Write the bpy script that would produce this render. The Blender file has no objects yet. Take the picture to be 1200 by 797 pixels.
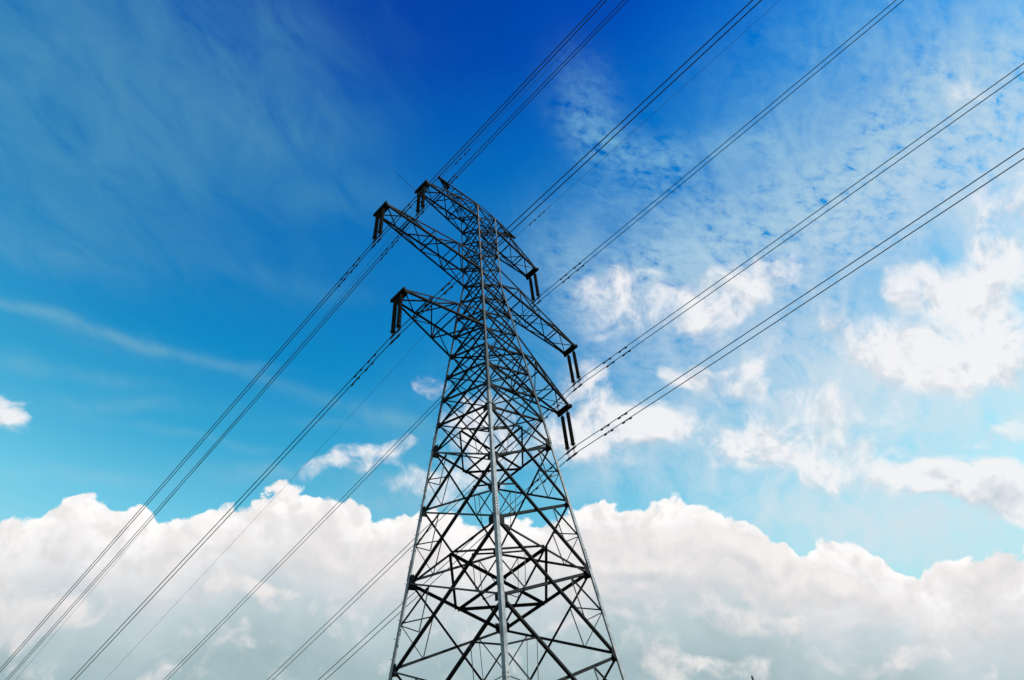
import bpy, bmesh, math, random
from mathutils import Vector, Matrix
random.seed(7)
R_ = math.radians
C = bpy.context.scene.collection
sc = bpy.context.scene

# ------------------------------------------------------------------ camera
G = 33.3                                   # height of tower level 0 above the ground
cam = bpy.data.cameras.new('camera')
co = bpy.data.objects.new('camera', cam); C.objects.link(co)
cam.sensor_width = 36.0
cam.lens = 36.0 * 979.896 / 1200.0
cam.clip_start = 0.1; cam.clip_end = 5000
pit, rol, yaw = 0.9161075, -0.1009579, 0.8409716
fwd = Vector((math.sin(yaw)*math.cos(pit), math.cos(yaw)*math.cos(pit), math.sin(pit)))
rt = Vector((math.cos(yaw), -math.sin(yaw), 0)); up = rt.cross(fwd)
r2 = math.cos(rol)*rt + math.sin(rol)*up; u2 = -math.sin(rol)*rt + math.cos(rol)*up
M = Matrix((r2, u2, -fwd)).transposed().to_4x4()
M.translation = (-30.07015, -29.85661, -31.70081 + G)
co.matrix_world = M
sc.camera = co

# ------------------------------------------------------------------ exposure, sun
sc.view_settings.view_transform = 'Standard'; sc.view_settings.look = 'None'
sc.view_settings.exposure = 0.0; sc.view_settings.gamma = 1.0
sc.view_settings.use_curve_mapping = False
sc.render.film_transparent = False
sc.cycles.use_adaptive_sampling = True
sc.cycles.adaptive_threshold = 0.012; sc.cycles.adaptive_min_samples = 6
sc.cycles.use_denoising = False
sc.cycles.max_bounces = 6
SUN_EL, SUN_AZ = 42.0, 166.0               # azimuth from +Y towards +X
sl = bpy.data.lights.new('sun', 'SUN'); sl.energy = 5.0; sl.angle = R_(0.5); sl.color = (1.0, 0.96, 0.9)
so = bpy.data.objects.new('sun', sl); C.objects.link(so)
sdir = Vector((math.sin(R_(SUN_AZ))*math.cos(R_(SUN_EL)), math.cos(R_(SUN_AZ))*math.cos(R_(SUN_EL)), math.sin(R_(SUN_EL))))
so.rotation_euler = sdir.to_track_quat('Z', 'Y').to_euler()
so.location = sdir*200

# ------------------------------------------------------------------ sky (world): Nishita sky, thin veils, cumulus
# every cloud lies in a compass direction: (azimuth, elevation, half width, half height, tilt, density), in degrees
PUFFS = [
    (58.58, 54.16, 2.07, 1.39, -4.2, 0.9),
    (62.79, 53.44, 2.55, 1.73, -17.7, 1.05),
    (67.07, 51.43, 1.67, 1.03, -0.5, 0.55),
    (71.86, 51.41, 2.7, 1.47, -9.4, 0.9),
    (75.93, 51.07, 2.37, 1.01, -7.4, 0.65),
    (56.83, 52.25, 1.45, 0.7, -12.7, 0.4),
    (59.85, 51.37, 1.72, 0.58, -15.0, 0.5),
    (69.03, 50.02, 1.1, 1.42, -22.2, 0.5),
    (55.45, 46.68, 2.06, 2.78, -36.2, 0.9),
    (57.79, 44.76, 3.3, 1.83, 2.4, 1.1),
    (61.35, 44.96, 1.69, 1.37, -5.1, 0.75),
    (53.76, 43.52, 1.43, 0.8, -9.6, 0.6),
    (54.43, 48.88, 1.39, 1.51, -10.5, 0.7),
    (39.64, 49.36, 0.99, 0.81, 0.7, 0.9),
    (42.68, 47.26, 1.39, 1.28, -1.7, 0.55),
    (47.28, 46.31, 2.9, 2.2, -5.1, 0.95),
    (43.85, 45.32, 2.61, 1.85, -2.7, 0.85),
    (40.58, 42.25, 2.29, 1.24, -0.6, 0.5),
    (68.7, 46.51, 2.81, 0.96, -26.3, 1),
    (66.15, 47.87, 1.0, 0.8, -19.4, 0.75),
    (72.04, 47.02, 1.3, 0.83, 7.0, 0.7),
    (75.41, 44.58, 0.8, 0.97, 15.3, 0.6),
    (73.81, 47.08, 0.96, 0.56, -4.6, 0.5),
    (80.46, 44.76, 2.46, 1.72, -41.0, 0.95),
    (83.74, 42.58, 2.78, 1.79, -32.2, 1.15),
    (87.17, 41.39, 2.65, 2.16, -29.0, 1.15),
    (90.56, 40.4, 2.1, 2.3, -37.3, 1.15),
    (79.79, 46.67, 0.72, 1.62, 1.5, 0.65),
    (89.06, 44.86, 2.34, 1.35, -26.6, 0.95),
    (92.24, 44.13, 2.56, 1.62, -29.1, 1.05),
    (87.35, 45.58, 1.49, 0.94, -36.6, 0.75),
    (96.07, 45.36, 2.47, 1.74, -33.3, 0.8),
    (86.73, 36.29, 1.52, 1.24, -31.9, 0.8),
    (84.59, 36.45, 1.41, 0.7, -19.0, 0.55),
    (97.53, 47.14, 2.48, 1.49, -35.6, 0.6),
    (101.26, 53.4, 1.68, 1.1, -19.1, 0.6),
    (72.37, 41.78, 4.8, 1.98, -28.0, 0.75),
    (65.64, 43.92, 4.33, 1.24, -18.2, 0.45),
    (72.66, 38.58, 3.47, 0.86, -27.2, 0.4),
    (79.86, 40.59, 2.85, 0.96, -28.2, 0.4),
    (69.15, 41.54, 4.15, 1.67, -28.5, 0.6),
    (76.03, 38.79, 3.59, 1.18, -33.1, 0.55),
    (79.29, 36.02, 1.91, 0.88, -36.9, 1.2),
    (81.19, 35.03, 2.45, 1.22, -33.6, 1.4),
    (82.83, 33.44, 2.67, 1.3, -36.5, 1.4),
    (84.03, 32.26, 1.64, 1.08, -33.4, 1.2),
    (3.52, 41.64, 2.27, 1.24, 20.7, 1.6),
    (5.15, 41.73, 1.05, 0.6, 25.2, 1.1),
    (29.89, 43.46, 1.32, 0.73, 22.2, 0.9),
    (32.23, 44.26, 2.13, 0.85, 19.6, 1.15),
    (35.03, 45.27, 1.59, 0.51, 19.7, 0.7),
    (35.07, 43.51, 1.58, 0.79, 8.3, 0.5),
    (37.08, 42.79, 1.48, 0.68, 6.8, 0.55)]
VEILS = [
    (-7.36, 59.46, 10.93, 6.89, 23.0, 0.45),
    (-2.36, 65.7, 9.54, 4.87, 31.9, 0.36),
    (-4.32, 54.99, 6.07, 4.4, 40.5, 0.25),
    (13.26, 64.05, 6.39, 2.93, 10.9, 0.3),
    (26.25, 61.11, 5.62, 1.45, 5.5, 0.26),
    (12.89, 63.08, 3.15, 1.18, 14.1, 0.22),
    (3.84, 59.32, 2.44, 1.05, 12.4, 0.2),
    (-12.17, 60.31, 3.89, 2.42, 28.2, 0.2),
    (12.59, 70.02, 3.6, 1.29, 8.4, 0.2),
    (9.25, 54.63, 9.47, 2.68, 18.6, 0.16),
    (0.24, 50.78, 3.68, 1.02, 22.7, 0.2),
    (21.51, 55.09, 4.98, 0.79, 4.0, 0.2),
    (9.0, 45.71, 2.91, 0.47, 15.0, 0.2),
    (26.11, 42.56, 4.95, 0.66, 5.3, 0.25),
    (10.72, 39.54, 3.79, 0.51, 15.1, 0.15),
    (-2.46, 56.96, 0.41, 0.31, 5.6, 0.25),
    (1.64, 47.5, 3.2, 0.3, 11.8, 0.32),
    (6.48, 48.2, 3.39, 0.36, 9.3, 0.34),
    (11.37, 48.6, 3.55, 0.32, 8.9, 0.28),
    (8.26, 47.91, 4.45, 0.74, 10.0, 0.14),
    (17.16, 49.28, 3.71, 0.33, 9.9, 0.28),
    (24.11, 48.81, 3.89, 0.39, -10.0, 0.2),
    (32.05, 47.55, 4.0, 0.51, -12.0, 0.28),
    (36.34, 46.87, 2.3, 0.4, -7.1, 0.25),
    (11.16, 44.63, 4.97, 0.63, 18.2, 0.2),
    (2.83, 44.31, 1.51, 0.65, 17.0, 0.34),
    (19.71, 43.81, 6.45, 0.32, 2.0, 0.2),
    (29.81, 46.34, 3.38, 0.4, 4.6, 0.15),
    (65.21, 66.87, 1.75, 2.71, 3.2, 0.36),
    (68.53, 64.24, 3.37, 1.29, -48.4, 0.4),
    (78.38, 60.97, 5.76, 1.19, -28.8, 0.34),
    (69.11, 60.48, 6.51, 1.67, -14.2, 0.14),
    (89.53, 53.21, 12.38, 5.03, -15.3, 0.72),
    (77.8, 54.91, 11.31, 3.05, -14.3, 0.55),
    (98.75, 49.92, 6.73, 5.5, -20.7, 0.5),
    (61.93, 56.74, 6.72, 2.87, -7.3, 0.34),
    (95.66, 58.83, 7.37, 4.65, -16.7, 0.34),
    (105.46, 53.93, 4.26, 3.89, -23.3, 0.3),
    (56.7, 59.87, 3.44, 2.84, -13.1, 0.2),
    (73.81, 47.7, 10.92, 3.34, -30.8, 0.2),
    (77.2, 41.03, 10.86, 4.86, -31.6, 0.75),
    (85.95, 38.45, 5.05, 3.05, -32.3, 0.3),
    (68.46, 38.83, 11.62, 2.47, -23.1, 0.55),
    (76.55, 33.9, 8.24, 1.74, -26.1, 0.9),
    (54.38, 41.31, 3.39, 1.13, -9.8, 0.2),
    (36.79, 41.66, 4.55, 1.46, 1.9, 0.4),
    (46.9, 50.13, 3.5, 2.34, -4.8, 0.2),
    (83.35, 48.49, 5.72, 3.24, -17.8, 0.3),
    (69.42, 52.08, 7.49, 3.41, -12.7, 0.35),
    (85.73, 42.25, 6.92, 4.16, -33.8, 0.35),
    (60.37, 45.02, 6.13, 3.44, -4.5, 0.25),
    (75.81, 44.56, 6.9, 2.75, -26.3, 0.3),
    (94.26, 44.52, 3.33, 3.96, -42.8, 0.3),
    (38.91, 45.66, 3.46, 4.04, 0.9, 0.2)]
LOW_PUFFS = [
    (57.59, 36.91, 3.82, 1.36, -11.3, 0.9),
    (61.93, 35.3, 4.18, 1.29, -18.7, 1.0),
    (54.33, 35.2, 3.29, 1.18, -9.1, 0.8),
    (65.95, 33.61, 4.0, 1.16, -21.9, 0.9),
    (70.63, 31.35, 3.3, 0.81, -23.1, 0.7),
    (58.04, 33.85, 3.74, 0.74, -11.1, 0.6),
    (65.28, 35.13, 2.08, 0.74, -15.8, 0.6),
    (80.79, 29.46, 1.63, 0.87, -35.1, 0.8),
    (77.45, 30.53, 1.77, 0.69, -22.0, 0.6),
    (9.12, 34.94, 2.63, 0.87, 18.4, 0.4),
    (19.17, 36.66, 3.0, 0.93, 12.2, 0.4),
    (28.59, 38.44, 3.8, 1.62, 6.7, 0.5),
    (36.32, 38.34, 3.36, 1.64, 1.7, 0.6),
    (11.05, 32.46, 2.24, 1.02, 5.1, 0.8),
    (12.83, 31.66, 2.12, 0.76, 14.1, 0.6),
    (24.47, 35.15, 1.73, 0.78, 13.4, 0.75),
    (27.23, 35.14, 1.59, 0.61, -3.1, 0.7),
    (15.77, 34.48, 1.41, 0.69, 13.6, 0.4),
    (29.5, 37.44, 1.62, 0.75, 5.8, 0.35),
    (33.79, 36.11, 2.74, 1.07, 2.9, 0.4),
    (27.16, 32.08, 1.12, 0.3, 5.8, 0.45),
    (53.22, 33.31, 4.34, 0.63, -8.3, 0.5),
    (56.46, 35.44, 3.27, 0.86, -10.4, 0.5),
    (63.7, 31.36, 3.53, 0.67, -16.8, 0.55),
    (61.09, 29.41, 2.15, 0.7, -11.9, 0.55),
    (72.95, 26.9, 1.62, 0.47, -17.6, 0.5),
    (68.7, 27.53, 1.89, 0.43, -15.5, 0.45),
    (79.05, 26.93, 0.84, 1.02, -21.3, 0.5),
    (55.8, 30.53, 3.17, 0.61, -9.3, 0.3),
    (53.46, 37.5, 3.89, 1.65, -8.8, 0.5),
    (65.74, 33.13, 4.04, 1.04, -15.5, 0.4),
    (71.92, 32.57, 2.87, 1.28, -19.2, 0.4),
    (78.92, 29.23, 2.54, 1.2, -22.4, 0.4)]
BANK_EDGE = [(5.35, 33.84), (6.48, 35.08), (7.44, 35.83), (8.53, 35.94), (9.41, 36.44), (9.88, 37.19), (10.73, 37.84), (11.75, 38.27), (12.97, 38.36), (13.67, 38.11), (14.44, 37.97), (15.15, 38.5), (16.19, 38.78), (17.37, 38.64), (18.51, 38.6), (19.56, 38.47), (20.02, 38.65), (20.61, 39.4), (21.58, 39.94), (22.83, 40.35), (23.82, 40.54), (24.71, 41.1), (25.68, 41.5), (26.92, 41.76), (28.19, 41.68), (29.23, 41.33), (30.27, 41.65), (31.47, 41.18), (32.34, 41.3), (33.52, 40.81), (34.65, 40.59), (36.11, 40.86), (37.6, 40.73), (40.59, 40.91), (43.58, 40.23), (46.61, 40.58), (49.55, 40.03), (51.47, 40.23), (52.68, 40.61), (53.87, 40.81), (55.02, 40.26), (56.28, 39.91), (57.86, 39.67), (59.6, 39.71), (60.75, 39.78), (62.39, 39.23), (63.89, 38.4), (64.8, 37.52), (65.85, 37.16), (66.53, 36.66), (66.69, 35.95), (67.16, 35.5), (68.32, 35.09), (69.02, 34.47), (70.41, 34.58), (71.83, 34.17), (73.12, 33.56), (73.98, 32.85), (74.48, 32.11), (74.94, 31.53), (75.65, 31.3), (76.8, 31.39), (78.06, 31.0), (78.95, 30.99), (79.83, 30.56), (80.95, 30.49), (82.04, 30.01), (83.61, 29.47), (84.96, 28.38)]

def lin(r, g, b):
    f = lambda c: (c/255/12.92) if c/255 <= 0.04045 else ((c/255+0.055)/1.055)**2.4
    return (f(r), f(g), f(b), 1.0)

class NT:
    def __init__(s, tree): s.t = tree; s.n = tree.nodes; s.l = tree.links
    def put(s, sock, v):
        if isinstance(v, bpy.types.NodeSocket): s.l.new(v, sock)
        elif v is not None: sock.default_value = v
    def new(s, k, **kw):
        n = s.n.new(k)
        for a, b in kw.items(): setattr(n, a, b)
        return n
    def math(s, op, a, b=None, c=None, clamp=False):
        n = s.new('ShaderNodeMath', operation=op, use_clamp=clamp)
        s.put(n.inputs[0], a)
        if b is not None: s.put(n.inputs[1], b)
        if c is not None: s.put(n.inputs[2], c)
        return n.outputs[0]
    def vmath(s, op, a, b=None, scale=None):
        n = s.new('ShaderNodeVectorMath', operation=op)
        s.put(n.inputs[0], a)
        if b is not None: s.put(n.inputs[1], b)
        if scale is not None: s.put(n.inputs['Scale'], scale)
        return n.outputs['Value'] if op in ('LENGTH', 'DOT_PRODUCT') else n.outputs['Vector']
    def rng(s, v, a, b, c=0.0, d=1.0, smooth=False):
        n = s.new('ShaderNodeMapRange', interpolation_type='SMOOTHSTEP' if smooth else 'LINEAR')
        n.clamp = True
        s.put(n.inputs[0], v); s.put(n.inputs[1], a); s.put(n.inputs[2], b); s.put(n.inputs[3], c); s.put(n.inputs[4], d)
        return n.outputs[0]
    def noise(s, vec, scale, detail=6.0, rough=0.55, lac=2.0, dist=0.0, color=False):
        n = s.new('ShaderNodeTexNoise'); s.put(n.inputs['Vector'], vec)
        n.inputs['Scale'].default_value = scale; n.inputs['Detail'].default_value = detail
        n.inputs['Roughness'].default_value = rough; n.inputs['Lacunarity'].default_value = lac
        n.inputs['Distortion'].default_value = dist
        return n.outputs['Color'] if color else n.outputs[0]
    def mix(s, f, a, b):
        n = s.new('ShaderNodeMix', data_type='RGBA', blend_type='MIX')
        s.put(n.inputs[0], f); s.put(n.inputs[6], a); s.put(n.inputs[7], b)
        return n.outputs[2]
    def mulc(s, a, b):
        n = s.new('ShaderNodeMix', data_type='RGBA', blend_type='MULTIPLY'); n.inputs[0].default_value = 1
        s.put(n.inputs[6], a); s.put(n.inputs[7], b)
        return n.outputs[2]
    def ramp(s, f, stops, interp='EASE'):
        n = s.new('ShaderNodeValToRGB'); s.put(n.inputs[0], f)
        e = n.color_ramp.elements; n.color_ramp.interpolation = interp
        while len(e) < len(stops): e.new(0.5)
        for i, (p, c) in enumerate(stops): e[i].position = p
        for i, (p, c) in enumerate(stops): e[i].color = c
        return n.outputs[0]
    def map(s, vec, loc=(0, 0, 0), rot=(0, 0, 0), scale=(1, 1, 1), kind='TEXTURE'):
        n = s.new('ShaderNodeMapping', vector_type=kind); s.put(n.inputs[0], vec)
        n.inputs[1].default_value = loc; n.inputs[2].default_value = rot; n.inputs[3].default_value = scale
        return n.outputs[0]
    def blobs(s, vec, table, gauss=False):
        tot = None
        for az, el, rw, rh, tilt, w in table:
            a, e, t = R_(az), R_(el), R_(tilt)
            c = Vector((math.sin(a)*math.cos(e), math.cos(a)*math.cos(e), math.sin(e)))
            x = Vector((math.cos(a), -math.sin(a), 0)); y = x.cross(c)
            tx = math.cos(t)*x + math.sin(t)*y; ty = -math.sin(t)*x + math.cos(t)*y
            du = s.vmath('DOT_PRODUCT', vec, tuple(tx/(R_(rw)*1.35))); dv = s.vmath('DOT_PRODUCT', vec, tuple(ty/(R_(rh)*1.35)))
            r = s.math('MULTIPLY_ADD', dv, dv, s.math('MULTIPLY', du, du))
            if gauss: k = s.math('MULTIPLY', s.math('POWER', 0.16, r), w)
            else: k = s.rng(r, 0.0, 1.4, w, 0.0, smooth=True)
            tot = k if tot is None else s.math('ADD', tot, k)
        return tot

def field_group():
    """vector -> cumulus density, depth under the top of the low bank (degrees), density of the low puffs"""
    g = bpy.data.node_groups.new('cumulus_field', 'ShaderNodeTree')
    g.interface.new_socket('Vector', in_out='INPUT', socket_type='NodeSocketVector')
    for n in ('Density', 'Depth', 'Low', 'Fine'):
        g.interface.new_socket(n, in_out='OUTPUT', socket_type='NodeSocketFloat')
    t = NT(g); gi = t.new('NodeGroupInput'); go = t.new('NodeGroupOutput')
    v = gi.outputs[0]
    w1 = t.noise(v, 9.0, 3.0, 0.5, color=True)
    vw = t.vmath('ADD', v, t.vmath('SCALE', t.vmath('SUBTRACT', w1, (0.5, 0.5, 0.5)), scale=0.09))
    fbm = t.noise(vw, 24.0, 8.0, 0.60)                       # wispy structure
    vo = t.new('ShaderNodeTexVoronoi', feature='F1', normalize=True)
    t.put(vo.inputs['Vector'], t.vmath('ADD', v, t.vmath('SCALE', t.vmath('SUBTRACT', w1, (0.5, 0.5, 0.5)), scale=0.03)))
    vo.inputs['Scale'].default_value = 24.0; vo.inputs['Detail'].default_value = 2.0
    vo.inputs['Roughness'].default_value = 0.55
    puff = t.math('SUBTRACT', 0.5, vo.outputs['Distance'])   # round cauliflower heads
    d = t.blobs(vw, PUFFS)
    d = t.math('MULTIPLY_ADD', t.math('MULTIPLY', t.math('SUBTRACT', fbm, 0.5), t.math('MULTIPLY', d, 2.2, clamp=True)), 4.6, t.math('MULTIPLY_ADD', puff, 0.5, t.math('SUBTRACT', d, 0.55)))
    low = t.blobs(vw, LOW_PUFFS)
    low = t.math('MULTIPLY_ADD', t.math('SUBTRACT', fbm, 0.5), 3.4, t.math('MULTIPLY_ADD', puff, 1.1, t.math('SUBTRACT', low, 0.45)))
    # the bank: its top follows a measured skyline
    sx = t.new('ShaderNodeSeparateXYZ'); t.put(sx.inputs[0], v)
    az = t.math('MULTIPLY', t.math('ARCTAN2', sx.outputs[0], sx.outputs[1]), 180/math.pi)
    el = t.math('MULTIPLY', t.math('ARCSINE', sx.outputs[2]), 180/math.pi)
    u = t.rng(az, -10.0, 110.0)
    fc = t.new('ShaderNodeFloatCurve'); t.put(fc.inputs['Value'], u)
    cv = fc.mapping.curves[0]; fc.mapping.extend = 'HORIZONTAL'
    pts = [((a+10)/120, (e-25)/25) for a, e in BANK_EDGE]
    cv.points[0].location = pts[0]; cv.points[1].location = pts[-1]
    for p in pts[1:-1]: cv.points.new(*p)
    fc.mapping.update()
    edge = t.math('MULTIPLY_ADD', fc.outputs[0], 25.0, 25.0)
    dep = t.math('SUBTRACT', edge, el)
    dep = t.math('MULTIPLY_ADD', puff, 2.6, t.math('MULTIPLY_ADD', t.math('SUBTRACT', fbm, 0.5), 2.4, t.math('SUBTRACT', dep, 0.3)))
    t.l.new(d, go.inputs[0]); t.l.new(dep, go.inputs[1]); t.l.new(low, go.inputs[2])
    t.l.new(t.math('MULTIPLY_ADD', puff, 1.4, fbm), go.inputs[3])
    return g

def build_world():
    w = bpy.data.worlds.new('World'); sc.world = w; w.use_nodes = True
    w.node_tree.nodes.clear(); t = NT(w.node_tree)
    tc = t.new('ShaderNodeTexCoord'); v = t.vmath('NORMALIZE', tc.outputs['Generated'])
    sx = t.new('ShaderNodeSeparateXYZ'); t.put(sx.inputs[0], v)
    el = t.math('MULTIPLY', t.math('ARCSINE', sx.outputs[2]), 180/math.pi)
    # clear sky
    sky = t.new('ShaderNodeTexSky', sky_type='NISHITA'); sky.sun_disc = False
    sky.sun_elevation = R_(SUN_EL); sky.sun_rotation = R_(SUN_AZ); sky.altitude = 0
    sky.air_density = 1.0; sky.dust_density = 0.6; sky.ozone_density = 3.0
    hsv = t.vmath('SCALE', sky.outputs[0], scale=0.10)
    E = lambda d: d/90.0
    grad = t.ramp(t.math('DIVIDE', el, 90.0, clamp=True), SKY_STOPS, 'LINEAR')
    deep = t.mulc(hsv, grad)
    base = t.mulc(deep, (SKY_GAIN, SKY_GAIN, SKY_GAIN, 1))
    # thin veils on a high flat layer
    z = t.math('MAXIMUM', sx.outputs[2], 0.12)
    pl = t.vmath('DIVIDE', v, None); t.l.new(t.new('ShaderNodeCombineXYZ').outputs[0], pl.node.inputs[1])
    cb = pl.node.inputs[1].links[0].from_node
    for i in range(3): t.l.new(z, cb.inputs[i])
    plr = t.map(pl, rot=(0, 0, R_(20)), scale=(1.0, 0.55, 1.0))
    wv = t.noise(v, 5.0, 3.0, 0.5, color=True)
    vv = t.vmath('ADD', v, t.vmath('SCALE', t.vmath('SUBTRACT', wv, (0.5, 0.5, 0.5)), scale=0.07))
    veil = t.blobs(vv, VEILS, gauss=True)
    wisp = t.noise(plr, 8.0, 8.0, 0.62, dist=0.9)
    mott = t.noise(t.map(pl, rot=(0, 0, R_(-25)), scale=(1.0, 0.6, 1.0)), 40.0, 5.0, 0.62, dist=0.3)
    patch = t.rng(t.noise(v, 7.0, 3.0), 0.40, 0.60, smooth=True)
    side = t.rng(t.vmath('DOT_PRODUCT', v, (0.723, -0.690, 0.0)), -0.02, 0.16, smooth=True)
    mfac = t.math('MULTIPLY', side, t.rng(el, 44.0, 54.0, smooth=True))
    tex = t.math('MULTIPLY_ADD', t.math('SUBTRACT', wisp, 0.5), 3.3, 0.95)
    tex2 = t.math('MULTIPLY_ADD', t.math('SUBTRACT', mott, 0.5), t.math('MULTIPLY_ADD', patch, 3.6, 1.2), tex)
    txm = t.math('ADD', t.math('MULTIPLY', tex, t.math('SUBTRACT', 1.0, mfac)), t.math('MULTIPLY', tex2, mfac))
    va = t.math('MULTIPLY', veil, t.math('MAXIMUM', txm, 0.0))
    va = t.math('SUBTRACT', 1.0, t.math('POWER', 0.30, va))
    va = t.math('MULTIPLY', va, 0.95)
    vcol = t.ramp(t.math('DIVIDE', el, 90.0, clamp=True),
                  [(0.30, lin(208, 224, 232)), (0.50, lin(224, 232, 238)), (0.60, lin(178, 210, 228)), (0.70, lin(128, 190, 220)), (0.85, lin(130, 180, 210))], 'LINEAR')
    left = t.rng(t.vmath('DOT_PRODUCT', v, (0.723, -0.690, 0.0)), -0.02, 0.16, smooth=True)
    lcol = t.ramp(t.math('DIVIDE', el, 90.0, clamp=True), [(0.40, lin(200, 218, 226)), (0.50, lin(130, 186, 210)), (0.60, lin(86, 156, 190)), (0.70, lin(82, 150, 186))], 'LINEAR')
    vcol = t.mix(left, lcol, vcol)
    col = t.mix(va, base, vcol)
    # cumulus
    grp = field_group()
    f0 = t.new('ShaderNodeGroup', node_tree=grp); t.put(f0.inputs[0], v)
    loff = Vector((0.45, -0.30, 0.85)).normalized()*0.015     # towards the sun, seen on the sky
    f1 = t.new('ShaderNodeGroup', node_tree=grp); t.put(f1.inputs[0], t.vmath('ADD', v, tuple(loff)))
    a = t.rng(f0.outputs[0], -0.3, 1.5, smooth=True)
    rel = t.math('SUBTRACT', f0.outputs[0], f1.outputs[0])
    frel = t.math('SUBTRACT', f0.outputs[3], f1.outputs[3])
    lit = t.math('MULTIPLY_ADD', frel, 1.2, t.math('MULTIPLY_ADD', rel, 0.22, t.rng(f0.outputs[0], 0.5, 1.8, 0.60, 0.84)), clamp=True)
    ccol = t.ramp(lit, [(0.0, lin(204, 211, 220)), (0.45, lin(226, 228, 233)), (0.8, lin(246, 245, 246))], 'LINEAR')
    col = t.mix(t.math('MULTIPLY', a, 0.92), col, ccol)
    # low bank fading into haze
    ba = t.rng(f0.outputs[1], 0.0, 0.28, smooth=True)
    dd = t.math('DIVIDE', f0.outputs[1], 10.0, clamp=True)
    strata = t.noise(t.map(v, scale=(0.12, 0.12, 0.03)), 1.0, 5.0, 0.6)
    dd = t.math('MULTIPLY_ADD', t.math('SUBTRACT', strata, 0.5), 0.32, dd, clamp=True)
    bcol = t.ramp(dd, [(0.0, lin(252, 251, 250)), (0.14, lin(249, 247, 246)), (0.30, lin(238, 237, 238)), (0.45, lin(219, 223, 226)),
                       (0.60, lin(197, 211, 216)), (0.82, lin(179, 199, 205)), (1.0, lin(164, 188, 193))], 'LINEAR')
    brel = t.math('SUBTRACT', f0.outputs[3], f1.outputs[3])
    near = t.rng(dd, 0.05, 0.55, 1.0, 0.15)
    sh = t.math('MULTIPLY_ADD', t.math('MULTIPLY', brel, near), 0.85, 1.0)
    sh = t.math('MAXIMUM', t.math('MINIMUM', sh, 1.05), 0.88)
    bc2 = t.vmath('SCALE', bcol, scale=sh)
    la = t.math('MULTIPLY', t.rng(f0.outputs[2], -0.2, 0.75, smooth=True), 0.8)
    lrel = t.math('MULTIPLY_ADD', t.math('SUBTRACT', f0.outputs[2], f1.outputs[2]), 0.4, 0.6, clamp=True)
    bc3 = t.mix(la, bc2, t.ramp(lrel, [(0.0, lin(200, 207, 213)), (0.5, lin(224, 222, 223)), (1.0, lin(243, 238, 236))], 'LINEAR'))
    col = t.mix(ba, col, bc3)
    # nothing but haze under the horizon
    col = t.mix(t.rng(el, 24.0, 10.0, smooth=True), col, lin(170, 192, 200))
    bg = t.new('ShaderNodeBackground'); t.put(bg.inputs[0], col); bg.inputs[1].default_value = 1.0
    o = t.new('ShaderNodeOutputWorld'); t.l.new(bg.outputs[0], o.inputs[0])
    w.cycles.sampling_method = 'MANUAL'; w.cycles.sample_map_resolution = 256
SKY_GAIN = 4.0
# colour of the clear air by elevation, as a tint on the Nishita sky (deep polarised blue overhead, pale cyan low down)
SKY_STOPS = [(e/90.0, tuple(lin(*c)[i]/(0.080, 0.128, 0.248)[i]/SKY_GAIN for i in range(3)) + (1,)) for e, c in
             [(25, (150, 186, 192)), (34, (150, 205, 222)), (39, (112, 196, 226)), (44, (62, 172, 217)), (50, (18, 145, 209)),
              (56, (8, 126, 202)), (62, (4, 116, 197)), (67, (1, 97, 189)), (71, (0, 75, 178)), (80, (0, 58, 162))]]
build_world()


# ------------------------------------------------------------------ materials
def material(name, c, rough=0.6, metal=0.0, var=0.25, scale=3.0, spec=0.4, c2=None, bump=0.0):
    m = bpy.data.materials.new(name); m.use_nodes = True
    t = NT(m.node_tree); b = m.node_tree.nodes['Principled BSDF']
    tc = t.new('ShaderNodeTexCoord')
    n = t.noise(tc.outputs['Object'], scale, 6.0, 0.65)
    f = t.rng(n, 0.35, 0.65)
    d = tuple(x*(1-var) for x in c); h = c2 or tuple(min(1, x*(1+var)) for x in c)
    t.put(b.inputs['Base Color'], t.mix(f, d+(1,), h+(1,)))
    t.put(b.inputs['Roughness'], t.rng(n, 0.3, 0.7, rough-0.08, rough+0.08))
    b.inputs['Metallic'].default_value = metal
    b.inputs['Specular IOR Level'].default_value = spec
    if bump:
        bp = t.new('ShaderNodeBump'); bp.inputs['Strength'].default_value = bump
        t.put(bp.inputs['Height'], t.noise(tc.outputs['Object'], scale*12, 4.0)); t.put(b.inputs['Normal'], bp.outputs[0])
    return m
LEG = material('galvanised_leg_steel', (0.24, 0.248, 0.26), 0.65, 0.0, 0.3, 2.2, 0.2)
LEG_UP = material('dark_upper_leg_steel', (0.036, 0.039, 0.044), 0.65, 0.0, 0.3, 2.2, 0.2)  # darker tone for the upper leg sections
STEEL = material('shaded_lattice_steel', (0.014, 0.0143, 0.0155), 0.75, 0.0, 0.4, 1.6, 0.06)  # shade on the lattice is put into this near-black base colour
STEEL2 = material('lit_thin_steel', (0.075, 0.077, 0.08), 0.7, 0.0, 0.3, 1.6, 0.1)  # lattice steel again, paler: lit look of thin members put into the colour
BOLT = material('bolt_steel', (0.10, 0.10, 0.10), 0.5, 0.5, 0.2, 9)
PORC = material('dark_glazed_insulator', (0.020, 0.016, 0.015), 0.5, 0.0, 0.2, 6, 0.25)
FIT = material('cast_fitting', (0.025, 0.025, 0.027), 0.65, 0.0, 0.2, 8, 0.15)
WIRE = material('stranded_conductor', (0.035, 0.036, 0.038), 0.6, 0.3, 0.1, 4, 0.3)
EWIRE = material('earth_wire_steel', (0.10, 0.10, 0.11), 0.6, 0.3, 0.1, 4, 0.3)
CONC = material('concrete', (0.32, 0.31, 0.29), 0.9, 0.0, 0.2, 4, 0.2, bump=0.3)
MAST = material('dark_mast_paint', (0.03, 0.03, 0.035), 0.5, 0.1, 0.1, 5)

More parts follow.
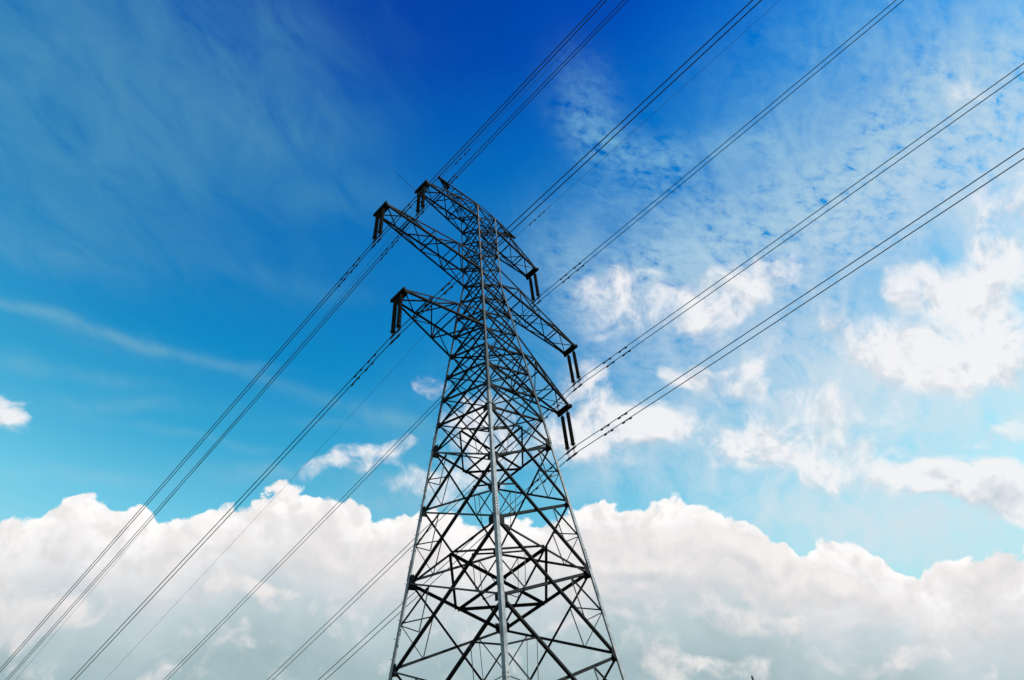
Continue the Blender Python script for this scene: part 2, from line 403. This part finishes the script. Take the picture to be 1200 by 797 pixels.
# ------------------------------------------------------------------ mesh helpers
class MB:
    """collects bars, plates, tubes and lathed shapes and links them as ONE mesh object"""
    def __init__(s): s.v = []; s.f = []
    def poly(s, a, b, ring):
        n = len(ring); o = len(s.v)
        s.v += [a+r for r in ring] + [b+r for r in ring]
        for i in range(n):
            j = (i+1) % n; s.f.append((o+i, o+j, o+n+j, o+n+i))
        s.f.append(tuple(range(o+n-1, o-1, -1))); s.f.append(tuple(range(o+n, o+2*n)))
    def angle(s, a, b, size, th, u, v):
        """steel angle from a to b, its heel on the line a-b and its two flanges along u and v"""
        a = Vector(a); b = Vector(b); ax = (b-a).normalized()
        u = (u - ax*u.dot(ax)).normalized(); v = (v - ax*v.dot(ax) - u*v.dot(u)).normalized()
        ring = [Vector((0, 0, 0)), u*size, u*size+v*th, u*th+v*th, u*th+v*size, v*size]
        if u.cross(v).dot(ax) < 0: ring = ring[::-1]
        s.poly(a, b, ring)
    def bar(s, a, b, w, h, u):
        a = Vector(a); b = Vector(b); ax = (b-a).normalized()
        u = (u - ax*u.dot(ax)).normalized(); v = ax.cross(u)
        s.poly(a, b, [-u*w/2-v*h/2, u*w/2-v*h/2, u*w/2+v*h/2, -u*w/2+v*h/2])
    def tube(s, pts, r, n=6, caps=True):
        o = len(s.v); m = len(pts); ref = Vector((0, 0, 1))
        for i, p in enumerate(pts):
            d = (pts[min(i+1, m-1)]-pts[max(i-1, 0)]).normalized()
            k = ref if abs(d.dot(ref)) < 0.95 else Vector((1, 0, 0))
            x = d.cross(k).normalized(); y = x.cross(d)
            rr = r[i] if isinstance(r, (list, tuple)) else r
            for j in range(n):
                t = 2*math.pi*j/n; s.v.append(p + x*rr*math.cos(t) + y*rr*math.sin(t))
        for i in range(m-1):
            for j in range(n):
                k = (j+1) % n; s.f.append((o+i*n+j, o+i*n+k, o+(i+1)*n+k, o+(i+1)*n+j))
        if caps:
            s.f.append(tuple(range(o+n-1, o-1, -1))); s.f.append(tuple(range(o+(m-1)*n, o+m*n)))
    def build(s, name, mat, parent=None, loc=None, smooth=False):
        me = bpy.data.meshes.new(name)
        org = Vector(loc) if loc is not None else Vector((0, 0, 0))
        me.from_pydata([tuple(Vector(q)-org) for q in s.v], [], s.f)
        bm = bmesh.new(); bm.from_mesh(me); bmesh.ops.recalc_face_normals(bm, faces=bm.faces); bm.to_mesh(me); bm.free()
        if smooth:
            for p in me.polygons: p.use_smooth = True
        me.materials.append(mat)
        o = bpy.data.objects.new(name, me); C.objects.link(o); o.location = org
        if parent: o.parent = parent
        return o
def tag(o, label=None, cat=None, group=None, kind=None):
    if label: o['label'] = label
    if cat: o['category'] = cat
    if group: o['group'] = group
    if kind: o['kind'] = kind
    return o
def empty(name, loc):
    o = bpy.data.objects.new(name, None); C.objects.link(o); o.location = loc; o.empty_display_size = 0.3
    return o

# ------------------------------------------------------------------ ground
def ground():
    n = 48; L = 3000.0; m = MB()
    for j in range(n+1):
        for i in range(n+1):
            x = (2*i/n-1); y = (2*j/n-1)
            x = math.copysign(abs(x)**2.2, x)*L; y = math.copysign(abs(y)**2.2, y)*L
            m.v.append(Vector((x, y, -0.02*math.sin(x*0.05)*math.cos(y*0.04))))
    for j in range(n):
        for i in range(n):
            a = j*(n+1)+i; m.f.append((a, a+1, a+n+2, a+n+1))
    g = material('dry_grass_ground', (0.05, 0.065, 0.022), 0.95, 0, 0.35, 0.35, 0.1, c2=(0.085, 0.085, 0.035), bump=0.4)
    return tag(m.build('ground', g), kind='structure')
ground()

# ------------------------------------------------------------------ the pylon
Z = Vector((0, 0, 1))
def W(z):                                     # half width of the body at height z (z counted from level 0)
    return 4.0 - 0.0856739*z if z < 31.98 else 1.262
def P(sx, sy, z): w = W(z); return Vector((sx*w, sy*w, z+G))
LEV = [-33.1, -25.6, -18.6, -12.0, -5.75, 0.0, 5.55, 11.04, 13.75, 16.5, 19.17, 21.78, 24.41, 26.95, 29.45, 31.98, 34.55, 37.0, 39.4, 41.7, 44.2]
CORN = [(-1, -1), (-1, 1), (1, 1), (1, -1)]
FACES = [((-1, -1), (-1, 1), Vector((-1, 0, 0))), ((-1, 1), (1, 1), Vector((0, 1, 0))),
         ((1, 1), (1, -1), Vector((1, 0, 0))), ((1, -1), (-1, -1), Vector((0, -1, 0)))]
tower = empty('transmission_tower', (0, 0, 0))
tag(tower, 'tall dark steel lattice pylon carrying three pairs of crossarms against the clouds', 'pylon')

def leg_size(z): return 0.245 if z < 5 else 0.205 if z < 18 else 0.165 if z < 31.9 else 0.13
legs = {}
for sx, sy in CORN:
    m = MB()
    for z0, z1 in zip(LEV[:-1], LEV[1:]):
        s = leg_size(z0)
        m.angle(P(sx, sy, z0), P(sx, sy, z1), s, 0.024, Vector((-sx, 0, 0)), Vector((0, -sy, 0)))
    lg = m.build('leg', LEG, tower); legs[(sx, sy)] = lg
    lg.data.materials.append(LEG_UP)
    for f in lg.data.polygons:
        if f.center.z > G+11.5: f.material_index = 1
    for z0 in (0.15, 11.25, -11.8):           # bolted splices, outside the flanges
        m = MB(); s = leg_size(z0)+0.02
        a = P(sx, sy, z0) + Vector((sx, sy, 0))*0.02; b = P(sx, sy, z0+1.5) + Vector((sx, sy, 0))*0.02
        m.angle(a, b, s, 0.016, Vector((-sx, 0, 0)), Vector((0, -sy, 0)))
        sp = m.build('splice_plate', LEG, lg)
        for k in range(6 if (sx, sy) in ((-1, -1), (1, -1)) else 0):
            p = a.lerp(b, (k+0.5)/6)
            for o, d in ((Vector((-sx*s*0.5, 0, 0)), Vector((0, sy, 0))), (Vector((0, -sy*s*0.5, 0)), Vector((sx, 0, 0)))):
                m = MB(); m.bar(p+o, p+o+d*0.035, 0.06, 0.06, Z); m.build('splice_bolt', BOLT, lg)
    for i, z in enumerate(LEV[3:], 3):        # gussets, inside the flanges
        for ax in (0, 1):
            m = MB(); k = 0.85 if z in (0.0, 11.04) else 0.62 if z < 10 else 0.45
            p = P(sx, sy, z)
            d = Vector((-sx, 0, 0)) if ax == 0 else Vector((0, -sy, 0)); n = Vector((0, -sy, 0)) if ax == 0 else Vector((-sx, 0, 0))
            o = p + n*0.032 + d*0.03
            q = [o+Z*k*0.6, o-Z*k*0.6, o-Z*k*0.32+d*k*0.75, o+Z*k*0.32+d*k*0.75]
            m.v += q + [x+n*0.012 for x in q]
            m.f += [(0, 1, 2, 3), (7, 6, 5, 4), (0, 4, 5, 1), (1, 5, 6, 2), (2, 6, 7, 3), (3, 7, 4, 0)]
            m.build('gusset_plate', STEEL, lg)
for k in range(46):                           # step bolts up one leg
    z = -12.0 + k*0.62; p = P(-1, 1, z); m = MB(); s = leg_size(z)
    if k % 2: a = p + Vector((0, -s*0.5, 0)); d = Vector((-1, 0, 0))
    else: a = p + Vector((s*0.5, 0, 0)); d = Vector((0, 1, 0))
    m.tube([a, a+d*0.19], 0.013, 6); m.tube([a+d*0.17, a+d*0.20], 0.024, 6)
    m.build('step_bolt', BOLT, legs[(-1, 1)])

def brace(m, a, b, size, nrm, depth, flip=False):
    """face brace: one flange in the face, the other turned inwards; pulled in by depth behind the face"""
    a = a - nrm*depth; b = b - nrm*depth; ax = (b-a).normalized()
    u = nrm.cross(ax).normalized()
    if (u.z < 0) != flip: u = -u
    m.angle(a-u*size/2, b-u*size/2, size, max(0.008, size*0.11), u, -nrm)
def face_panel(z0, z1, size, build=None, mesh=None, redundant=False):
    for (ca, cb, nrm) in FACES:
        A0, A1, B0, B1 = P(*ca, z0), P(*ca, z1), P(*cb, z0), P(*cb, z1)
        for k, (a, b) in enumerate(((A0, B1), (B0, A1))):
            ax = (b-a).normalized(); a2 = a+ax*0.14; b2 = b-ax*0.14
            if mesh: brace(mesh, a2, b2, size, nrm, 0.05+0.13*k*(size/0.14))
            else:
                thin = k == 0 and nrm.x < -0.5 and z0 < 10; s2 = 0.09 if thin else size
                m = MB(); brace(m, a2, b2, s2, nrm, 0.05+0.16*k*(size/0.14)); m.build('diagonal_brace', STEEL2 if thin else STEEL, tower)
        if redundant:
            for (L0, L1, O0, O1) in ((A0, A1, B0, B1), (B0, B1, A0, A1)):
                mid = L0.lerp(L1, 0.5); qu = L1.lerp(O0, 0.25); ql = L0.lerp(O1, 0.25)
                for a, b, s in ((mid, qu, 0.08), (mid, ql, 0.06), (qu, ql, 0.05)):
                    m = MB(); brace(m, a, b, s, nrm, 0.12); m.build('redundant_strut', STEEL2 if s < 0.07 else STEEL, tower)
low = MB(); upp = MB()
for z0, z1 in zip(LEV[:-1], LEV[1:]):
    size = 0.16 if z0 < 5 else 0.145 if z0 < 11 else 0.125 if z0 < 24 else 0.115 if z0 < 31 else 0.10
    if z0 < -12.5: face_panel(z0, z1, 0.15, mesh=low)
    elif z0 > 31: face_panel(z0, z1, size, mesh=upp)
    else: face_panel(z0, z1, size, redundant=z0 < 11)
tag(low.build('lower_body_bracing', STEEL, tower), kind='stuff')
tag(upp.build('upper_body_bracing', STEEL, tower), kind='stuff')
for z in LEV[8:]:
    for (ca, cb, nrm) in FACES:
        m = MB(); brace(m, P(*ca, z), P(*cb, z), (0.11 if z in (21.78, 24.41) else 0.085) if z < 30 else 0.09, nrm, 0.085); m.build('horizontal_strut', STEEL, tower)
for z, s in ((-18.6, 0.16), (0.0, 0.155), (11.04, 0.12), (21.78, 0.09), (31.98, 0.09), (41.7, 0.08)):      # diaphragms
    d = None; mids = [(P(*ca, z)+P(*cb, z))/2 for ca, cb, n in FACES]; mem = []
    for (ca, cb, n) in FACES: mem += [(P(*ca, z), P(*cb, z))]
    if z < 12: mem += [(mids[i], mids[(i+1) % 4]) for i in range(4)] + [(mids[0], mids[2]), (mids[1], mids[3])]
    else: mem = [(P(-1, -1, z), P(1, 1, z)), (P(-1, 1, z), P(1, -1, z))]
    dia = empty('diaphragm', (0, 0, z+G)); dia.parent = tower
    for k, (a, b) in enumerate(mem):
        m = MB(); o = Z*(-0.06-0.03*(k % 5)); ax = (b-a).normalized(); a = a+ax*0.1+o; b = b-ax*0.1+o
        sd = ax.cross(Z)
        if z < 12 and k < 4: sd = sd if sd.dot((a+b)/2-Z*a.z) < 0 else -sd; a = a+sd*0.22; b = b+sd*0.22
        m.angle(a-sd*s/2, b-sd*s/2, s, s*0.11, sd, -Z)
        st = m.build('strut', STEEL); st.parent = dia; st.matrix_parent_inverse = Matrix.Translation((0, 0, -(z+G)))

ARMS = {'low': (9.122, 0.662, 21.610, 21.78, 24.41, 3), 'mid': (11.660, 0.717, 32.120, 31.98, 34.55, 4), 'top': (7.491, 0.716, 41.701, 41.70, 44.2, 3)}
def truss(parent, c, n, chord, lace, ins=0.0):
    """tapering four-chord truss: c = [(root, tip)] of bottom -y, bottom +y, top -y, top +y"""
    up_ = [Z, Z, -Z, -Z]; iny = [Vector((0, 1, 0)), Vector((0, -1, 0))]*2
    for k, (a, b) in enumerate(c):
        m = MB(); m.angle(a, b, chord if k < 2 else chord*0.8, 0.014, up_[k], iny[k]); m.build('chord', STEEL, parent)
    def zig(name, i, j, nrm, s, start):
        m = MB(); pi = [c[i][0].lerp(c[i][1], q/n) for q in range(n+1)]; pj = [c[j][0].lerp(c[j][1], q/n) for q in range(n+1)]
        for q in range(1, n+1):
            if (pi[q]-pj[q]).length > 0.25: brace(m, pi[q], pj[q], s, nrm, 0.03)
            a, b = (pi[q-1], pj[q]) if (q+start) % 2 else (pj[q-1], pi[q])
            brace(m, a, b, s, nrm, 0.05)
        m.build(name, STEEL, parent)
    zig('bottom_lattice', 0, 1, -Z, lace, 0); zig('top_lattice', 2, 3, Z, lace*0.8, 1)
    zig('side_lattice', 0, 2, Vector((0, -1, 0)), lace, 0); zig('side_lattice', 1, 3, Vector((0, 1, 0)), lace, 0)
for key, (a, t, zt, zb, zr, n) in ARMS.items():
    for sx in (-1, 1):
        arm = empty('cross_arm', (sx*W(zb), 0, zb+G)); arm.parent = tower
        inv = Matrix.Translation(-arm.location)
        ch = []
        for zz in (zb, zr):
            for sy in (-1, 1):
                lift = 0.0 if zz == zb else 0.16
                ch.append((P(sx, sy, zz), Vector((sx*a, sy*t, zt+G+lift))))
        truss(arm, ch, n, 0.17, 0.095)
        m = MB(); y = Vector((0, 1, 0))       # tip: a stout beam along the line, two side cheeks, hanger plates
        e = Vector((sx*(a+0.05), 0, zt+G))
        m.bar(e-y*(t+0.16), e+y*(t+0.16), 0.20, 0.28, Vector((1, 0, 0))); m.build('tip_beam', STEEL, arm)
        m = MB(); xo = Vector((sx, 0, 0)); q = [e-xo*0.1-y*t-Z*0.12, e-xo*0.1+y*t-Z*0.12, e-xo*0.5+y*t*0.9-Z*0.12, e-xo*0.5-y*t*0.9-Z*0.12]
        m.v += q+[x+Z*0.02 for x in q]; m.f += [(0, 1, 2, 3), (7, 6, 5, 4), (0, 4, 5, 1), (1, 5, 6, 2), (2, 6, 7, 3), (3, 7, 4, 0)]
        m.build('tip_plate', STEEL, arm)
        for sy in (-1, 1):
            m = MB(); p = Vector((sx*a, sy*(t+0.02), zt+G)); xo = Vector((sx, 0, 0))
            q = [p+xo*0.14+Z*0.2, p+xo*0.14-Z*0.16, p-xo*0.75-Z*0.05, p-xo*0.95+Z*0.22]
            m.v += q+[x+y*0.02*sy for x in q]
            m.f += [(0, 1, 2, 3), (7, 6, 5, 4), (0, 4, 5, 1), (1, 5, 6, 2), (2, 6, 7, 3), (3, 7, 4, 0)]
            m.build('hanger_plate', STEEL, arm)
        for o in C.objects:
            if o.parent == arm: o.matrix_parent_inverse = inv
for sx in (-1, 1):                            # earth wire peaks above the top arms
    pk = empty('earth_wire_peak', (0, 0, 44.2+G)); pk.parent = tower
    tip = Vector((sx*5.217, 0, 46.583+G))
    ch = []
    for zz, x0 in ((44.2, 1.262), (45.15, 0.0)):
        for sy in (-1, 1):
            ch.append((Vector((sx*x0, sy*(1.262 if x0 else 1.05), zz+G)), tip+Vector((0, sy*0.10, 0.0 if x0 else 0.12))))
    truss(pk, ch, 5, 0.10, 0.06)
    m = MB(); m.bar(tip-Vector((sx*1.3, 0, 0.45)), tip+Vector((sx*0.22, 0, 0.10)), 0.26, 0.16, Vector((0, 1, 0))); m.build('tip_plate', STEEL, pk)
    m = MB(); m.bar(tip-Vector((sx*0.05, 0, 0)), tip-Vector((sx*0.05, 0, 0.28)), 0.06, 0.03, Vector((0, 1, 0))); m.build('earth_wire_clamp', FIT, pk)
    inv = Matrix.Translation(-pk.location)
    for o in C.objects:
        if o.parent == pk: o.matrix_parent_inverse = inv
m = MB(); m.tube([Vector((-7.5, 0.70, 41.75+G)), Vector((-11.0, 0.70, 42.4+G))], [0.022, 0.010], 6); m.build('bird_guard_rod', STEEL, tower)

for sx, sy in CORN:                            # concrete footings, below the picture
    p = P(sx, sy, LEV[0]); f = MB()
    o = Vector((p.x, p.y, 0)); v = Vector((1, 0, 0))
    f.bar(o-Z*0.4, o+Z*0.16, 1.4, 1.4, v); f.bar(o+Z*0.163, o+Z*0.32, 0.9, 0.9, v)
    q = f.build('footing', CONC); 
    tag(q, 'square concrete footing under %s leg of the steel pylon' % {(-1, -1): 'the near', (-1, 1): 'the left', (1, 1): 'the far', (1, -1): 'the right'}[(sx, sy)], 'footing', 'concrete footings of the pylon')

# ------------------------------------------------------------------ insulator strings
SL = 4.4186; ST = 0.4822; DROP = 0.3325; TWIN = 0.7373
def string_proto():
    root = empty('insulator_string', (0, 0, 0))
    m = MB(); m.tube([Vector((0, 0, 0.02)), Vector((0, 0, -0.42))], 0.025, 8)
    m.tube([Vector((0, 0, -0.10)), Vector((0, 0, -0.22))], 0.05, 8); m.tube([Vector((0, 0, -0.34)), Vector((0, 0, -0.44))], 0.07, 10)
    m.build('shackle', FIT, root)
    m = MB(); pts = []; rr = []; n = 24; z0 = -0.44; z1 = -SL+0.10; st = (z1-z0)/n
    for k in range(n):
        z = z0+k*st
        pts += [Vector((0, 0, z)), Vector((0, 0, z+st*0.30)), Vector((0, 0, z+st*0.62)), Vector((0, 0, z+st*0.72)), Vector((0, 0, z+st*0.78))]
        rr += [0.06, 0.075, 0.165, 0.17, 0.07]
    m.tube(pts, rr, 14); m.build('disc_stack', PORC, root, smooth=True)
    m = MB(); ring = [Vector((0.21*math.cos(q*math.pi/8), 0.21*math.sin(q*math.pi/8), -SL+0.14)) for q in range(17)]
    m.tube(ring, 0.018, 6); m.bar(Vector((-0.21, 0, -SL+0.14)), Vector((0.21, 0, -SL+0.14)), 0.03, 0.03, Z)
    m.build('arcing_ring', FIT, root)
    m = MB(); m.tube([Vector((0, 0, -SL+0.12)), Vector((0, 0, -SL-DROP+0.05))], 0.035, 8)
    m.build('ball_link', FIT, root)
    m = MB()
    for x in (-0.085, 0.085): m.tube([Vector((x*0.3, 0, -SL-DROP)), Vector((x, 0, -SL-DROP-TWIN*0.35)), Vector((x, 0, -SL-DROP-TWIN*0.65)), Vector((x*0.3, 0, -SL-DROP-TWIN))], 0.02, 6)
    m.build('yoke_link', FIT, root)
    for dz in (0, TWIN):
        m = MB(); zz = -SL-DROP-dz
        m.tube([Vector((0, -0.30, zz-0.03)), Vector((0, -0.12, zz)), Vector((0, 0.12, zz)), Vector((0, 0.30, zz-0.03))], [0.04, 0.075, 0.075, 0.04], 8)
        m.bar(Vector((0, 0, zz-0.05)), Vector((0, 0, zz+0.14)), 0.10, 0.05, Vector((0, 1, 0))); m.build('suspension_clamp', FIT, root)
    return root
def kids(o): return [c for c in C.objects if c.parent == o]
def copy_tree(o, parent=None):
    c = o.copy(); C.objects.link(c); c.parent = parent
    for k in kids(o): copy_tree(k, c)
    return c
WHERE = {('low', -1): 'lower left crossarm', ('mid', -1): 'long middle left crossarm', ('top', -1): 'top left crossarm',
         ('low', 1): 'lower right crossarm', ('mid', 1): 'long middle right crossarm', ('top', 1): 'top right crossarm'}
proto = None
for (key, sx), nm in WHERE.items():
    a, t, zt = ARMS[key][:3]
    for sy in (1, -1):
        if proto is None: o = proto = string_proto()
        else: o = copy_tree(proto)
        # both hang plumb from the tip beam
        o.location = (sx*a, sy*t*ST, zt+G-0.10)
        tag(o, 'dark disc insulator string under the %s, %s of its pair' % (nm, 'left one' if sy > 0 else 'right one'),
            'insulator', 'insulator strings hanging from the crossarms')

# ------------------------------------------------------------------ wires
CF = 1.6e-4
SLOPES = {'ll': (0.1350, 0.0011, 0.1383, -0.0444), 'lm': (0.1370, 0.0047, 0.1270, -0.0430), 'lt': (0.1452, 0.0028, 0.1314, -0.0435),
          'rl': (0.1185, 0.0138, 0.1705, -0.0620), 'rm': (0.1303, 0.0174, 0.1515, -0.0370), 'rt': (0.1360, 0.0103, 0.1374, -0.0384),
          're': (0.1860, -0.0049, 0.1734, -0.0500), 'le': (0.1900, 0.0085, 0.1734, -0.0480)}
def wire_point(x0, z0, s, y):
    sl, dx = (s[0], s[1]) if y > 0 else (s[2], s[3]); q = abs(y)
    k = math.sqrt(q*q+0.09)-0.3            # eased over the clamp
    return Vector((x0+dx*k, y, z0-sl*k+CF*q*q))
def wire(name, x0, z0, s, r, label, cat, group, dampers):
    ys = sorted(set([-380, -330, -280, -230, -180, -140, -110, -90, -75] + [y for y in range(-64, 100, 3)] + [-1.5, -1, -0.6, -0.3, 0.3, 0.6, 1, 1.5]
                    + [110, 125, 140, 160, 180, 210, 240, 280, 330, 380]))
    o = Vector((x0, 0, z0)); m = MB(); m.tube([wire_point(x0, z0, s, y) for y in ys], r, 7)
    w = m.build(name, WIRE if r > 0.02 else EWIRE, None, loc=o, smooth=True); tag(w, label, cat, group)
    for y in dampers:                          # stockbridge dampers clipped under the wire
        k = r/0.03; m = MB(); c = wire_point(x0, z0, s, y); d = (wire_point(x0, z0, s, y+0.5)-wire_point(x0, z0, s, y-0.5)).normalized()
        b = c-Z*0.10
        m.bar(c+Z*(r+0.02), b-Z*0.03, 0.06, 0.05, d); m.tube([b-d*0.40, b+d*0.40], 0.012, 6)
        for q in (-1, 1): m.tube([b+d*q*0.20, b+d*q*0.24, b+d*q*0.46, b+d*q*0.50], [0.03, 0.06, 0.07, 0.045], 8)
        dm = m.build('vibration_damper', FIT, w); dm.location = -o
SIDE = {'l': (-1, 'left'), 'r': (1, 'right')}; AK = {'l': 'low', 'm': 'mid', 't': 'top'}
for ph, s in SLOPES.items():
    sx, sd = SIDE[ph[0]]
    if ph[1] == 'e':
        wire('earth_wire', sx*5.217, 46.583+G-0.265, s, 0.015, 'thin %s earth wire running over the %s peak of the pylon' % (('faint', 'right') if sx > 0 else ('dark', 'left')),
             'wire', 'earth wires over the pylon', (-3.0, -4.4, 2.6))
    else:
        a, t, zt = ARMS[AK[ph[1]]][:3]; nm = WHERE[(AK[ph[1]], sx)]
        for k, wd in ((0, 'upper'), (1, 'lower')):
            wire('conductor_wire', sx*a, zt+G-SL-DROP-k*TWIN, s, 0.032, '%s wire of the dark twin cable hanging under the %s' % (wd, nm), 'wire',
                 'power lines across the sky', (-3.9-0.25*k, -5.8-0.3*k, 2.7+0.2*k, 4.3+0.2*k) if ph != 'lt' else (-4.6-0.4*k, 3.6, 5.2))

# ------------------------------------------------------------------ slender mast far right, only its tip in view
p = Vector((-15.858, -22.507, 0)); h = G-23.008
root = empty('slender_mast', tuple(p)); tag(root, 'tip of a slender dark mast poking up at the bottom, right of the pylon', 'mast')
m = MB(); m.tube([Vector((0, 0, 0)), Vector((0, 0, h*0.5)), Vector((0, 0, h-0.06))], [0.05, 0.03, 0.015], 10); m.build('shaft', MAST, root)
m = MB(); m.tube([Vector((0, 0, h-0.10)), Vector((0, 0, h-0.02)), Vector((0, 0, h))], [0.020, 0.022, 0.012], 10); m.build('cap', MAST, root)
m = MB(); m.bar(Vector((0, 0, -0.05)), Vector((0, 0, 0.03)), 0.3, 0.3, Vector((1, 0, 0))); m.build('base_plate', MAST, root)
bpy.context.view_layer.update()
